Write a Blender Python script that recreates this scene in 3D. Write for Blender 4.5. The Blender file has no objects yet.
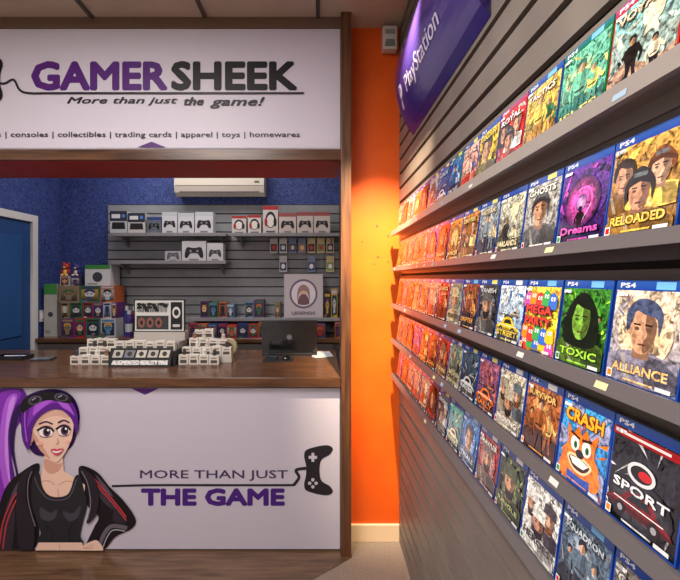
import bpy, math, random
from mathutils import Vector
from mathutils.geometry import tessellate_polygon
R = random.Random(11)
scene = bpy.context.scene
try:
    scene.view_settings.view_transform = 'Standard'
    scene.view_settings.look = 'None'
except Exception: pass

def lin(c):
    c = c/255.0
    return c/12.92 if c <= 0.04045 else ((c+0.055)/1.055)**2.4
def C(r, g, b, a=0.0): return (lin(r), lin(g), lin(b), a)
def mixc(a, b, t): return tuple(a[i]*(1-t)+b[i]*t for i in range(4))

# ------------------------------------------------------------------ materials
def newmat(name):
    m = bpy.data.materials.new(name); m.use_nodes = True
    nt = m.node_tree
    return m, nt, nt.nodes['Principled BSDF']
def vmat(name, rough=0.5, metal=0.0, coat=0.0, spec=0.5, nscale=90):
    m, nt, b = newmat(name)
    at = nt.nodes.new('ShaderNodeAttribute'); at.attribute_name = 'Col'
    tc = nt.nodes.new('ShaderNodeTexCoord')
    no = nt.nodes.new('ShaderNodeTexNoise'); no.inputs['Scale'].default_value = nscale
    no.inputs['Detail'].default_value = 5; no.inputs['Distortion'].default_value = 1.2
    nt.links.new(tc.outputs['Object'], no.inputs['Vector'])
    mr = nt.nodes.new('ShaderNodeMapRange')
    mr.inputs['From Min'].default_value = .35; mr.inputs['From Max'].default_value = .65
    mr.inputs['To Min'].default_value = .15; mr.inputs['To Max'].default_value = 1.8
    nt.links.new(no.outputs['Fac'], mr.inputs['Value'])
    mx = nt.nodes.new('ShaderNodeMix'); mx.data_type = 'RGBA'; mx.blend_type = 'MULTIPLY'
    nt.links.new(at.outputs['Alpha'], mx.inputs[0])
    nt.links.new(at.outputs['Color'], mx.inputs[6])
    nt.links.new(mr.outputs[0], mx.inputs[7])
    nt.links.new(mx.outputs[2], b.inputs['Base Color'])
    b.inputs['Roughness'].default_value = rough
    b.inputs['Metallic'].default_value = metal
    b.inputs['Coat Weight'].default_value = coat
    b.inputs['Coat Roughness'].default_value = .08
    b.inputs['Specular IOR Level'].default_value = spec
    return m
MATTE = vmat('painted_matte', .65)
PRINT = vmat('printed_panel', .45, spec=.35)
GLOSS = vmat('glossy_plastic', .22, coat=.3)
CASE = vmat('case_sleeve', .2, coat=1.0, nscale=85)
METAL = vmat('shelf_metal', .35, metal=.3)

def nmat(name, c1, c2, scale=(1,1,1), nscale=5, rough=.5, detail=6, dist=0, bump=0, coat=0, lo=.3, hi=.7):
    m, nt, b = newmat(name)
    tc = nt.nodes.new('ShaderNodeTexCoord'); mp = nt.nodes.new('ShaderNodeMapping')
    mp.inputs['Scale'].default_value = scale
    no = nt.nodes.new('ShaderNodeTexNoise'); no.inputs['Scale'].default_value = nscale
    no.inputs['Detail'].default_value = detail; no.inputs['Distortion'].default_value = dist
    cr = nt.nodes.new('ShaderNodeValToRGB')
    cr.color_ramp.elements[0].position = lo; cr.color_ramp.elements[0].color = c1[:3]+(1,)
    cr.color_ramp.elements[1].position = hi; cr.color_ramp.elements[1].color = c2[:3]+(1,)
    nt.links.new(tc.outputs['Object'], mp.inputs[0]); nt.links.new(mp.outputs[0], no.inputs['Vector'])
    nt.links.new(no.outputs['Fac'], cr.inputs[0]); nt.links.new(cr.outputs[0], b.inputs['Base Color'])
    b.inputs['Roughness'].default_value = rough; b.inputs['Coat Weight'].default_value = coat
    if bump:
        bp = nt.nodes.new('ShaderNodeBump'); bp.inputs['Strength'].default_value = bump
        bp.inputs['Distance'].default_value = .01
        nt.links.new(no.outputs['Fac'], bp.inputs['Height']); nt.links.new(bp.outputs[0], b.inputs['Normal'])
    return m
WOODH = nmat('walnut_counter', C(62,38,24), C(110,72,48), (1.2,14,14), 3, .28, dist=.6, coat=.2)
WOODV = nmat('walnut_post', C(66,40,26), C(112,72,46), (16,16,1), 3, .4, dist=.6)
WOODF = nmat('laminate_floor', C(80,58,42), C(124,92,68), (1,12,1), 3, .25, dist=.5, coat=.3)
CARPET = nmat('carpet', C(96,84,76), C(176,158,144), (1,1,1), 160, .95, bump=.5)
ORANGE = nmat('orange_paint', C(224,84,12), C(236,98,20), (1,1,1), 3, .4)
BLUEW = nmat('blue_wallpaper', C(28,42,96), C(62,80,148), (1,1,1), 28, .7, dist=2.5, lo=.4, hi=.6)
SLAT = nmat('slatwall_laminate', C(104,96,92), C(120,112,106), (1,1,1), 4, .42)
SLATB = nmat('slatwall_grey', C(122,124,130), C(142,144,150), (1,1,1), 4, .5)
CEIL = nmat('ceiling_plaster', C(176,154,138), C(192,170,152), (1,1,1), 2, .9)
WHITEW = nmat('white_paint', C(205,200,196), C(214,210,205), (1,1,1), 2, .8)
REDW = nmat('red_soffit', C(150,34,16), C(170,42,20), (1,1,1), 2, .6)

# ------------------------------------------------------------------ mesh builder
class MB:
    def __init__(s): s.v=[]; s.f=[]; s.m=[]; s.c=[]; s.mats=[]
    def mi(s, m):
        if m not in s.mats: s.mats.append(m)
        return s.mats.index(m)
    def add(s, verts, faces, mat, col):
        b = len(s.v); s.v += [tuple(p) for p in verts]; k = s.mi(mat)
        for f in faces:
            s.f.append([b+j for j in f]); s.m.append(k); s.c.append(col)
    def addc(s, verts, faces, mat, vcols):
        b = len(s.v); s.v += [tuple(p) for p in verts]; k = s.mi(mat)
        for f in faces:
            s.f.append([b+j for j in f]); s.m.append(k); s.c.append([vcols[j] for j in f])
    def box(s, x0,x1,y0,y1,z0,z1, mat=MATTE, col=C(200,200,200)):
        v=[(x0,y0,z0),(x1,y0,z0),(x1,y1,z0),(x0,y1,z0),(x0,y0,z1),(x1,y0,z1),(x1,y1,z1),(x0,y1,z1)]
        s.add(v,[(0,3,2,1),(4,5,6,7),(0,1,5,4),(1,2,6,5),(2,3,7,6),(3,0,4,7)],mat,col)
    def obox(s, O, U, V, N, mat, col):
        O,U,V,N = map(Vector,(O,U,V,N))
        v=[O,O+U,O+U+V,O+V,O+N,O+U+N,O+U+V+N,O+V+N]
        s.add(v,[(0,1,2,3),(7,6,5,4),(0,4,5,1),(1,5,6,2),(2,6,7,3),(3,7,4,0)],mat,col)
    def cyl(s, p0, p1, r0, r1=None, seg=20, mat=MATTE, col=C(200,200,200)):
        r1 = r0 if r1 is None else r1
        p0,p1 = Vector(p0),Vector(p1); d=(p1-p0).normalized()
        a = Vector((0,0,1)) if abs(d.z)<.9 else Vector((1,0,0))
        u = d.cross(a).normalized(); w = d.cross(u)
        v=[]
        for p,r in ((p0,r0),(p1,r1)):
            for i in range(seg):
                t=2*math.pi*i/seg; v.append(p+u*r*math.cos(t)+w*r*math.sin(t))
        f=[(i,(i+1)%seg,seg+(i+1)%seg,seg+i) for i in range(seg)]
        f+= [tuple(range(seg))[::-1], tuple(range(seg,2*seg))]
        s.add(v,f,mat,col)
    def ring(s, c, rx, rz, y0, y1, th, seg=28, mat=MATTE, col=C(200,200,200)):
        v=[];f=[]
        for y in (y0,y1):
            for k in (0,1):
                for i in range(seg):
                    t=2*math.pi*i/seg
                    v.append((c[0]+(rx-th*k)*math.cos(t), y, c[1]+(rz-th*k)*math.sin(t)))
        def q(a,b,i): return (a*seg+i,a*seg+(i+1)%seg,b*seg+(i+1)%seg,b*seg+i)
        for i in range(seg): f += [q(0,1,i),q(2,3,i),q(0,2,i),q(1,3,i)]
        s.add(v,f,mat,col)
    def ell(s, c, r, mat=MATTE, col=C(200,200,200), seg=16, rings=10):
        v=[];f=[]
        for j in range(rings+1):
            ph=math.pi*j/rings
            for i in range(seg):
                t=2*math.pi*i/seg
                v.append((c[0]+r[0]*math.sin(ph)*math.cos(t),c[1]+r[1]*math.sin(ph)*math.sin(t),c[2]+r[2]*math.cos(ph)))
        for j in range(rings):
            for i in range(seg):
                f.append((j*seg+i,(j+1)*seg+i,(j+1)*seg+(i+1)%seg,j*seg+(i+1)%seg))
        s.add(v,f,mat,col)
    def obj(s, name, bevel=0, smooth=False):
        me=bpy.data.meshes.new(name)
        me.from_pydata([tuple(p) for p in s.v],[],s.f)
        for m in s.mats: me.materials.append(m)
        me.polygons.foreach_set('material_index', s.m)
        ca=me.color_attributes.new('Col','FLOAT_COLOR','CORNER')
        buf=[]
        for f,c in zip(s.f,s.c):
            if isinstance(c,list):
                for q in c: buf += q
            else:
                buf += list(c)*len(f)
        ca.data.foreach_set('color', buf)
        if smooth:
            me.polygons.foreach_set('use_smooth',[True]*len(s.f))
        me.update()
        o=bpy.data.objects.new(name,me); scene.collection.objects.link(o)
        if bevel:
            b=o.modifiers.new('bevel','BEVEL'); b.width=bevel; b.segments=2; b.limit_method='ANGLE'
        return o

_tc={}
def tmesh(body, shear=0.0, res=2):
    k=(body,shear)
    if k in _tc: return _tc[k]
    cu=bpy.data.curves.new('t','FONT'); cu.body=body; cu.shear=shear; cu.resolution_u=res
    o=bpy.data.objects.new('t',cu); scene.collection.objects.link(o)
    dg=bpy.context.evaluated_depsgraph_get(); dg.update()
    me=bpy.data.meshes.new_from_object(o.evaluated_get(dg))
    vs=[(v.co.x,v.co.y) for v in me.vertices]; fs=[tuple(p.vertices) for p in me.polygons]
    bpy.data.objects.remove(o); bpy.data.curves.remove(cu); bpy.data.meshes.remove(me)
    x0=min(v[0] for v in vs);x1=max(v[0] for v in vs);y0=min(v[1] for v in vs);y1=max(v[1] for v in vs)
    vs=[((v[0]-x0)/(x1-x0),(v[1]-y0)/max(y1-y0,1e-6)) for v in vs]
    _tc[k]=(vs,fs); return _tc[k]

def catmull(pts, n=5, closed=True):
    out=[];L=len(pts)
    rng = range(L) if closed else range(L-1)
    for i in rng:
        g=lambda k: pts[k%L] if closed else pts[max(0,min(L-1,k))]
        p0,p1,p2,p3=g(i-1),g(i),g(i+1),g(i+2)
        for j in range(n):
            t=j/n
            out.append(tuple(.5*((2*p1[a])+(-p0[a]+p2[a])*t+(2*p0[a]-5*p1[a]+4*p2[a]-p3[a])*t*t+(-p0[a]+3*p1[a]-3*p2[a]+p3[a])*t**3) for a in (0,1)))
    if not closed: out.append(pts[-1])
    return out

class Art:
    def __init__(s, M, O, U, V, N, mat, eps=.0002, clip=None):
        s.M=M; s.O=Vector(O); s.U=Vector(U); s.V=Vector(V); s.N=Vector(N); s.mat=mat; s.eps=eps; s.l=1; s.clip=clip
    def p(s,u,v):
        if s.clip:
            c=s.clip; u=min(max(u,c[0]),c[1]); v=min(max(v,c[2]),c[3])
        return s.O+s.U*u+s.V*v+s.N*(s.l*s.eps)
    def nx(s): s.l+=1
    def poly(s,pts,col):
        tr=tessellate_polygon([[Vector((a[0],a[1],0)) for a in pts]])
        s.M.add([s.p(*a) for a in pts],[tuple(t) for t in tr],s.mat,col); s.nx()
    def spl(s,pts,col,n=5): s.poly(catmull(pts,n),col)
    def rect(s,a,b,c,d,col,col2=None):
        v=[s.p(a,c),s.p(b,c),s.p(b,d),s.p(a,d)]
        if col2 is None: s.M.add(v,[(0,1,2,3)],s.mat,col)
        else: s.M.addc(v,[(0,1,2,3)],s.mat,[col,col,col2,col2])
        s.nx()
    def ell(s,cu,cv,ru,rv,col,seg=18,rot=0,col2=None):
        pts=[]
        for i in range(seg):
            t=2*math.pi*i/seg; a=ru*math.cos(t); b=rv*math.sin(t)
            pts.append((cu+a*math.cos(rot)-b*math.sin(rot),cv+a*math.sin(rot)+b*math.cos(rot)))
        if col2 is None:
            s.M.add([s.p(*q) for q in pts],[tuple(range(seg))],s.mat,col)
        else:
            s.M.addc([s.p(*q) for q in pts]+[s.p(cu,cv)],[(i,(i+1)%seg,seg) for i in range(seg)],s.mat,[col2]*seg+[col])
        s.nx()
    def line(s,pts,w,col,curve=False):
        if curve: pts=catmull(pts,5,False)
        L=[];Rr=[]
        for i,p in enumerate(pts):
            a=pts[max(0,i-1)];b=pts[min(len(pts)-1,i+1)]
            dx,dy=b[0]-a[0],b[1]-a[1];q=math.hypot(dx,dy) or 1
            L.append((p[0]-dy/q*w/2,p[1]+dx/q*w/2));Rr.append((p[0]+dy/q*w/2,p[1]-dx/q*w/2))
        n=len(pts)
        s.M.add([s.p(*q) for q in L+Rr],[(i,i+1,n+i+1,n+i) for i in range(n-1)],s.mat,col); s.nx()
    def text(s,body,a,b,c,d,col,bold=0.0,shear=0.0,n=4):
        vs,fs=tmesh(body,shear)
        h=abs(d-c)*bold; sh=[(0,0)]
        if bold>0: sh+=[(h*math.cos(2*math.pi*(i+.5)/n),h*math.sin(2*math.pi*(i+.5)/n)) for i in range(n)]
        g = h if b>a else -h; k = h if d>c else -h
        for dx,dy in sh:
            s.M.add([s.p(a+g+dx+(b-a-2*g)*v[0],c+k+dy+(d-c-2*k)*v[1]) for v in vs],fs,s.mat,col); s.l+=.25
        s.nx()

CTRL=[(-.30,.28),(-.1,.24),(.1,.24),(.30,.28),(.42,.2),(.5,-.18),(.44,-.34),(.32,-.28),(.18,-.08),(-.18,-.08),(-.32,-.28),(-.44,-.34),(-.5,-.18),(-.42,.2)]
def controller(A,cx,cy,w,col,dot,rot=0,h=None):
    def T(u,v):
        a=u*w;b=v*(h or w)
        return (cx+a*math.cos(rot)-b*math.sin(rot), cy+(a*math.sin(rot)+b*math.cos(rot)))
    A.spl([T(*p) for p in CTRL],col)
    for (u,v) in ((.26,.16),(.26,.02),(.19,.09),(.33,.09)):
        q=T(u,v); A.ell(q[0],q[1],w*.035,w*.035,dot,10)
    for (u,v,a,b) in ((-.26,.09,.09,.03),(-.26,.09,.03,.09)):
        pts=[T(u-a,v-b),T(u+a,v-b),T(u+a,v+b),T(u-a,v+b)]; A.poly(pts,dot)

# ------------------------------------------------------------------ metrics
F=390.0; CZ=1.75
def ex(u,Y): return (u-320)*Y/F
def ez(v,Y): return CZ+(278-v)*Y/F
XL=-2.87; XW=.527; YO=2.6; YB=4.3; ZC=3.417; YF=-2.6

# ------------------------------------------------------------------ room shell
M=MB(); M.box(XL-.1,XW+.12,YF-.1,YB+.1,-.1,0,CARPET); M.obj('floor')
M=MB()
v=[(XL,2.5),(XL,.9),(-1.9,.9),(-.046,2.26),(.2,2.44),(.2,2.5)]
M.add([(a,b,.004) for a,b in v]+[(a,b,0.0005) for a,b in v],[tuple(range(6))]+[(i,(i+1)%6,6+(i+1)%6,6+i) for i in range(6)],WOODF,C(0,0,0))
M.obj('floor_laminate')
M=MB(); M.box(XL-.1,XW+.12,YF-.1,YB+.1,ZC,ZC+.1,CEIL)
for i in range(5):
    x=-.013-.72*i
    M.box(x-.012,x+.012,YF,2.5,ZC-.012,ZC,MATTE,C(70,60,55))
for y in (2.3,1.58,.86): M.box(XL,XW,y-.01,y+.01,ZC-.0115,ZC,MATTE,C(96,84,76))
M.obj('ceiling')
M=MB(); M.box(XL-.1,XL,YF-.1,2.5,0,ZC,WHITEW); M.box(XL-.1,XL,2.5,YB+.1,0,ZC,BLUEW); M.obj('wall_left')
M=MB(); M.box(XL,XW,YF-.1,YF,0,ZC,WHITEW); M.obj('wall_front')
M=MB(); M.box(XL,.22,YB,YB+.1,0,ZC,BLUEW)
M.obj('wall_back')
M=MB(); M.box(.22,.30,YO+.02,YB+.1,0,ZC,WHITEW); M.obj('wall_divider')
M=MB(); M.box(.18,XW+.12,YO,YO+.02,0,ZC,ORANGE)
for (u,v,r) in ((377,226,3),(362,242,2),(378,257,3.2),(388,236,2.4),(374,264,2),(388,262,2),(363,300,1.6),(376,322,1.6),(368,350,1.4)):
    s=YO/F; M.cyl((ex(u,YO),YO-.0015,ez(v,YO)),(ex(u,YO),YO+.001,ez(v,YO)),r*s*.42,seg=12,col=C(130,54,14))
M.obj('wall_orange')
M=MB(); M.box(.195,XW,YO-.018,YO,0,.115,MATTE,C(236,206,170)); M.obj('baseboard_orange',bevel=.004)
def slatwall(fn, z0,z1, mat, pitch=.1, gap=.011):
    M=MB(); z=z0
    while z<z1-.01:
        zt=min(z+pitch-gap,z1); fn(M,z,zt,mat); z+=pitch
    return M
M=slatwall(lambda M,a,b,m:M.box(XW,XW+.018,YF,YO,a,b,m),0,ZC,SLAT,.094,.022)
M.box(XW+.018,XW+.1,YF,YO,0,ZC,MATTE,C(14,11,10)); M.obj('wall_right')
bx0,bx1=ex(108,YB-.03),.21
M=slatwall(lambda M,a,b,m:M.box(bx0,bx1,YB-.03,YB-.012,a,b,m),1.16,2.56,SLATB,.1,.013)
M.box(bx0,bx1,YB-.012,YB-.001,1.16,2.56,MATTE,C(50,50,56)); M.obj('grey_slat_panel')

M=MB()
d0,d1,dz=2.98,3.84,2.30
M.box(XL,XL+.02,d0,d1,0.005,dz,MATTE,C(20,62,116))
M.box(XL+.02,XL+.03,d0+.12,d1-.12,.25,1.0,MATTE,C(24,70,128)); M.box(XL+.02,XL+.03,d0+.12,d1-.12,1.2,dz-.15,MATTE,C(24,70,128))
for a,b,c,d in ((d0-.07,d0,0,dz+.07),(d1,d1+.07,0,dz+.07),(d0,d1,dz,dz+.07)): M.box(XL,XL+.045,a,b,c,d,MATTE,C(200,198,200))
M.cyl((XL+.02,d0+.08,1.25),(XL+.08,d0+.08,1.25),.01,col=C(180,180,180),mat=METAL); M.cyl((XL+.075,d0+.08,1.25),(XL+.075,d0+.2,1.25),.009,col=C(180,180,180),mat=METAL)
M.obj('door_1',bevel=.003)
M=MB(); M.box(XL,XL+.012,3.98,4.07,1.3,1.42,GLOSS,C(220,220,220)); M.box(XL+.012,XL+.018,4.005,4.045,1.33,1.39,GLOSS,C(240,240,240)); M.obj('light_switch',bevel=.002)

# ------------------------------------------------------------------ facade
M=MB(); M.box(XL,.131,2.5,2.9,2.56,ZC,WHITEW); M.obj('wall_header')
M=MB(); M.box(XL,.131,2.46,2.9,2.497,2.56,WOODH)
M.box(XL,.131,2.49,2.9,2.493,2.497,REDW)
M.box(XL,.131,2.488,2.5,2.56,2.572,MATTE,C(70,40,90)); M.obj('trim_1')
M=MB(); M.box(.131,.196,2.44,YO,0,ZC,WOODV); M.obj('trim_2',bevel=.003)
M=MB(); M.box(XL,.131,2.49,2.5,ez(28,2.49),ZC,MATTE,C(110,84,66)); M.obj('trim_3')
M=MB(); M.box(XL+.05,.131,2.46,3.42,1.06,1.12,WOODH)
M.box(XL+.05,.131,2.505,3.3,0,1.06,MATTE,C(150,145,150)); M.box(XL+.05,.131,2.50,2.505,0,.03,MATTE,C(70,60,60))
M.obj('shop_counter',bevel=.003)

s=2.495/F
PUR=C(84,32,120); BLK=C(22,18,26)
M=MB(); M.box(XL+.01,.128,2.495,2.5,ez(148,2.495),ez(29,2.495),PRINT,C(212,206,220))
A=Art(M,(ex(0,2.495),2.495,ez(0,2.495)),(s,0,0),(0,0,-s),(0,-1,0),PRINT,.0003)
A.text('GAMER',31,168,91,61,PUR,bold=.06,n=8)
A.text('SHEEK',171,298,91,61,BLK,bold=.06,n=8)
A.text('More than just',67,178,106,97,C(40,34,44),bold=.04,shear=.3)
A.text('the',184,204,106,97,BLK,bold=.07,shear=.3)
A.text('game!',210,265,109,97,C(40,34,44),bold=.04,shear=.3)
A.text('s | consoles | collectibles | trading cards | apparel | toys | homewares',-2,300,139,132,C(60,54,66),bold=.02)
A.line([(-8,80),(4,84),(14,80),(20,90),(30,93.5),(60,93.5),(200,93.5),(304,93.5)],2.2,C(40,36,44),True)
controller(A,-13,80,52,C(24,22,28),C(206,200,214),rot=-math.pi/2,h=58)
A.poly([(138,147.5),(166,147.5),(152,142)],PUR)
M.obj('shop_name_sign')

M=MB(); M.box(XL+.055,.128,2.495,2.5,ez(549,2.495),ez(388,2.495),PRINT,C(200,194,210))
A=Art(M,(ex(0,2.495),2.495,ez(0,2.495)),(s,0,0),(0,0,-s),(0,-1,0),PRINT,.0003,clip=(-116,340,388.2,548.8))
A.poly([(131,388.3),(159,388.3),(145,395)],PUR)
A.text('MORE THAN JUST',140,288,481,470,C(66,50,90),bold=.02)
A.text('THE GAME',141,285,506,488,C(72,30,124),bold=.075,n=8)
A.line([(112,486),(150,485),(200,485),(284,485),(295,484.6)],2.2,C(40,36,44),True)
A.line([(294,484.6),(299,477),(296,470),(306,468)],3,C(40,36,44),True)
controller(A,317,470,50,C(34,30,38),C(190,186,200),rot=math.pi/2,h=46)
H1=C(92,28,140);H2=C(132,46,184);H3=C(44,12,78);H4=C(176,92,222)
SK=C(240,202,184);SK2=C(214,160,142);JK=C(26,20,28);TK=C(38,38,44)
A.spl([(30,402),(20,386),(2,384),(-14,398),(-22,440),(-20,500),(-14,548),(8,549),(20,530),(25,505),(16,478),(12,452),(16,430),(24,416)],H1)
A.spl([(22,394),(8,390),(-6,402),(-10,440),(-8,490),(-2,540),(6,540),(6,490),(2,450),(6,420)],H2)
A.spl([(18,396),(8,398),(2,420),(0,460),(8,500),(14,520),(15,500),(8,466),(8,430)],H4)
A.spl([(16,398),(10,402),(6,430),(6,460),(12,490),(10,466),(9,430)],C(206,140,240))
A.spl([(22,404),(14,412),(10,440),(16,470),(22,500),(20,480),(15,450),(17,425)],H3)
A.spl([(4,520),(10,500),(16,520),(8,545),(2,546)],H3)
A.spl([(20,414),(24,399),(38,391),(58,389),(73,396),(80,412),(78,430),(72,446),(58,454),(36,454),(25,436)],H3)
A.spl([(40,463),(20,473),(6,488),(-2,515),(-6,549),(34,549),(40,520),(36,490)],JK)
A.spl([(80,466),(97,471),(110,486),(124,500),(136,518),(132,528),(116,536),(104,549),(86,549),(94,528),(99,516),(88,505),(82,488)],JK)
A.spl([(10,500),(16,510),(12,549),(2,549),(4,520)],C(52,44,56))
A.spl([(98,480),(108,492),(118,506),(112,508),(100,496)],C(60,52,66))
A.spl([(116,508),(126,514),(126,522),(114,520)],C(48,42,54))
A.spl([(22,478),(14,490),(9,506),(13,500),(20,490)],C(78,70,86)); A.spl([(96,474),(106,484),(114,496),(106,490)],C(84,76,92))
for a in (0,4): A.line([(0+a,548),(4+a,522),(13+a,500),(22+a,486)],1.4,C(190,60,70),True)
for a in (0,3.5): A.line([(92,474+a),(104,488+a),(117,503+a),(127,516+a)],1.2,C(190,60,70),True)
A.line([(128,527),(113,525),(105,533),(100,546)],4,C(104,98,112),True)
A.line([(126,530),(114,529),(108,536),(104,546)],1,C(180,176,186),True)
A.poly([(46,452),(64,456),(65,470),(76,477),(86,484),(85,500),(36,500),(33,484),(43,474)],SK)
A.spl([(46,458),(58,463),(64,462),(60,470),(52,473),(46,468)],SK2)
A.line([(40,481),(50,480),(56,484)],1,SK2,True); A.line([(60,484),(68,480),(78,482)],1,SK2,True)
A.line([(59,488),(60,496)],1,SK2,True)
A.spl([(36,474),(41,473),(44,486),(50,494),(60,496),(70,492),(76,476),(81,475),(85,488),(88,503),(84,520),(81,534),(82,543),(40,543),(42,532),(38,518),(33,502),(33,486)],TK)
A.spl([(42,506),(52,512),(58,508),(57,516),(50,520),(42,516)],C(66,66,76))
A.spl([(64,510),(74,512),(82,504),(79,516),(70,520)],C(66,66,76))
A.line([(36,476),(41,488),(49,497),(60,499),(71,495),(78,478)],1,C(90,88,100),True)
A.line([(48,524),(54,532),(52,542)],1,C(20,20,24),True); A.line([(74,522),(70,532),(73,542)],1,C(20,20,24),True)
A.poly([(40,541),(83,541),(87,549),(37,549)],SK); A.line([(61,543),(61,548)],1,SK2)
A.spl([(37,466),(29,476),(28,500),(36,525),(34,549),(22,549),(18,510),(20,482),(28,470)],C(40,34,44))
A.spl([(80,466),(88,478),(92,500),(88,522),(98,512),(100,492),(94,474)],C(40,34,44))
A.line([(34,470),(30,480),(30,500),(37,525)],1,C(120,114,126),True); A.line([(83,470),(89,482),(92,502),(89,518)],1,C(120,114,126),True)
A.spl([(99,539),(92,540),(85,544),(82,549),(104,549)],SK)
for q in (0,3): A.line([(84+q,547),(95,543+q)],.8,SK2)
A.spl([(34,430),(36,412),(44,404),(58,401),(70,406),(75,420),(74,435),(70,446),(63,457),(58,461),(52,458),(42,448)],SK)
A.spl([(34,430),(36,438),(42,449),(52,458),(47,449),(40,438)],SK2)
A.spl([(36,420),(46,412),(60,410),(72,412),(70,417),(58,415),(46,418),(38,426)],C(222,176,160))
A.ell(32.5,437,3.2,5,SK2); A.ell(32,443,1.6,1.6,C(230,220,160))
for cx,cy,rx in ((48,431,6.8),(66,429.5,5.8)):
    A.ell(cx,cy-1,rx+1.6,6,C(214,166,170)); A.ell(cx,cy,rx,4.9,C(250,246,246)); A.ell(cx+.8,cy,3.9,4.6,C(96,56,90)); A.ell(cx+.8,cy-.6,2.3,3,C(14,8,20)); A.ell(cx+2.2,cy-2,1.2,1.2,C(255,255,255),8)
    A.line([(cx-rx-2,cy-1.6),(cx-rx*.6,cy-4.2),(cx,cy-5.4),(cx+rx*.7,cy-4),(cx+rx+1,cy-.6)],2,C(20,10,24),True)
    A.line([(cx-rx+1,cy+4),(cx,cy+5.2),(cx+rx-1,cy+3.6)],.6,C(90,50,60),True)
    A.line([(cx-rx,cy-8),(cx,cy-10.5),(cx+rx,cy-8)],1.4,C(60,24,80),True)
A.line([(59.5,437),(60.5,441),(58,442.5)],.9,SK2,True)
A.spl([(53,448.5),(57,447),(59.5,448),(62,447),(66,447.6),(61,453.5),(57,453.2)],C(206,70,96))
A.spl([(54.5,449),(59.5,449.6),(65,448.4),(61,451),(57,451)],C(250,240,240))
A.ell(42,442,3.4,2,C(244,180,166)); A.ell(70.5,440,2.2,1.8,C(244,180,166))
A.spl([(24,424),(26,404),(38,394),(56,391),(72,398),(80,414),(79,432),(74,418),(66,410),(58,408),(48,411),(40,418),(35,428),(32,448),(26,440)],H1)
A.spl([(34,404),(46,397),(60,396),(68,402),(56,402),(44,408),(35,418),(30,426)],H2)
A.spl([(38,404),(48,399),(58,398),(50,403),(40,411),(36,414)],H4)
A.spl([(60,399),(70,402),(77,414),(72,410),(64,405)],H4)
A.line([(28,410),(28,425),(30,440)],1.2,H4,True)
A.spl([(24,404),(30,396),(50,390.5),(70,393),(75,399),(70,402),(50,399),(32,407),(26,412)],C(20,18,24))
A.ell(38,399,7,4.4,C(86,80,96),rot=-.3); A.ell(64,396,7,4,C(86,80,96),rot=.15); A.ell(38,399,5,3,C(24,22,32),rot=-.3); A.ell(64,396,5,2.8,C(24,22,32),rot=.15)
A.line([(35,399),(39,396.5)],1,C(170,160,190)); A.line([(61,396),(65,394)],1,C(170,160,190))
M.obj('counter_front_sign')

# ------------------------------------------------------------------ motion sensor
M=MB(); x0,x1=ex(381,YO),ex(395,YO)
M.box(x0+.02,x1-.02,YO-.02,YO,3.25,3.4,GLOSS,C(190,185,180))
M.box(x0,x1,YO-.075,YO-.018,3.235,3.385,GLOSS,C(206,202,198))
M.add([(x0+.012,YO-.077,3.25),(x1-.012,YO-.077,3.25),(x1-.02,YO-.088,3.29),(x0+.02,YO-.088,3.29)],[(0,1,2,3)],GLOSS,C(120,118,120))
M.box(x0+.015,x1-.015,YO-.08,YO-.074,3.33,3.36,GLOSS,C(150,148,150))
M.obj('motion_sensor',bevel=.008)

# ------------------------------------------------------------------ curved header sign
M=MB(); y0,y1=1.20,2.2; zb,zt=2.557,3.16; n=16; pr=[]
def bulge(t): return .10*math.sin(math.pi*min(max(t,0),1))**.75
for i in range(n+1):
    t=i/n; z=zb+(zt-zb)*t
    pr.append((XW-.002-bulge(t),z))
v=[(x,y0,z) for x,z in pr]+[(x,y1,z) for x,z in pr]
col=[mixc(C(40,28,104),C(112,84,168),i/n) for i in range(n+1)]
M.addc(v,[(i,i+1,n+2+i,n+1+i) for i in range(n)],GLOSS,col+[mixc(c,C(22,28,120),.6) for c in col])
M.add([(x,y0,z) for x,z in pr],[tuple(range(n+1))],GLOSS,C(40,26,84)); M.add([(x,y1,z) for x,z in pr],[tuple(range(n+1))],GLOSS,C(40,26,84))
def onsign(vs,fs,a,b,c,d,col,e=0):
    out=[]
    for q in vs:
        yy=a+(b-a)*q[0]; zz=c+(d-c)*q[1]; t=(zz-zb)/(zt-zb)
        out.append((XW-.005-.0002*e-bulge(t),yy,zz))
    M.add(out,fs,GLOSS,col)
vs,fs=tmesh('PlayStation',0,3)
for e in range(2): onsign(vs,fs,2.0+.003*e,1.46+.003*e,2.68,2.78,C(206,200,228),e)
vs,fs=tmesh('P',0.2,3)
for e in range(3): onsign(vs,fs,2.13+.005*e,2.07+.005*e,2.67,2.79,C(206,200,228),e)
M.obj('curved_header_sign')

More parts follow.
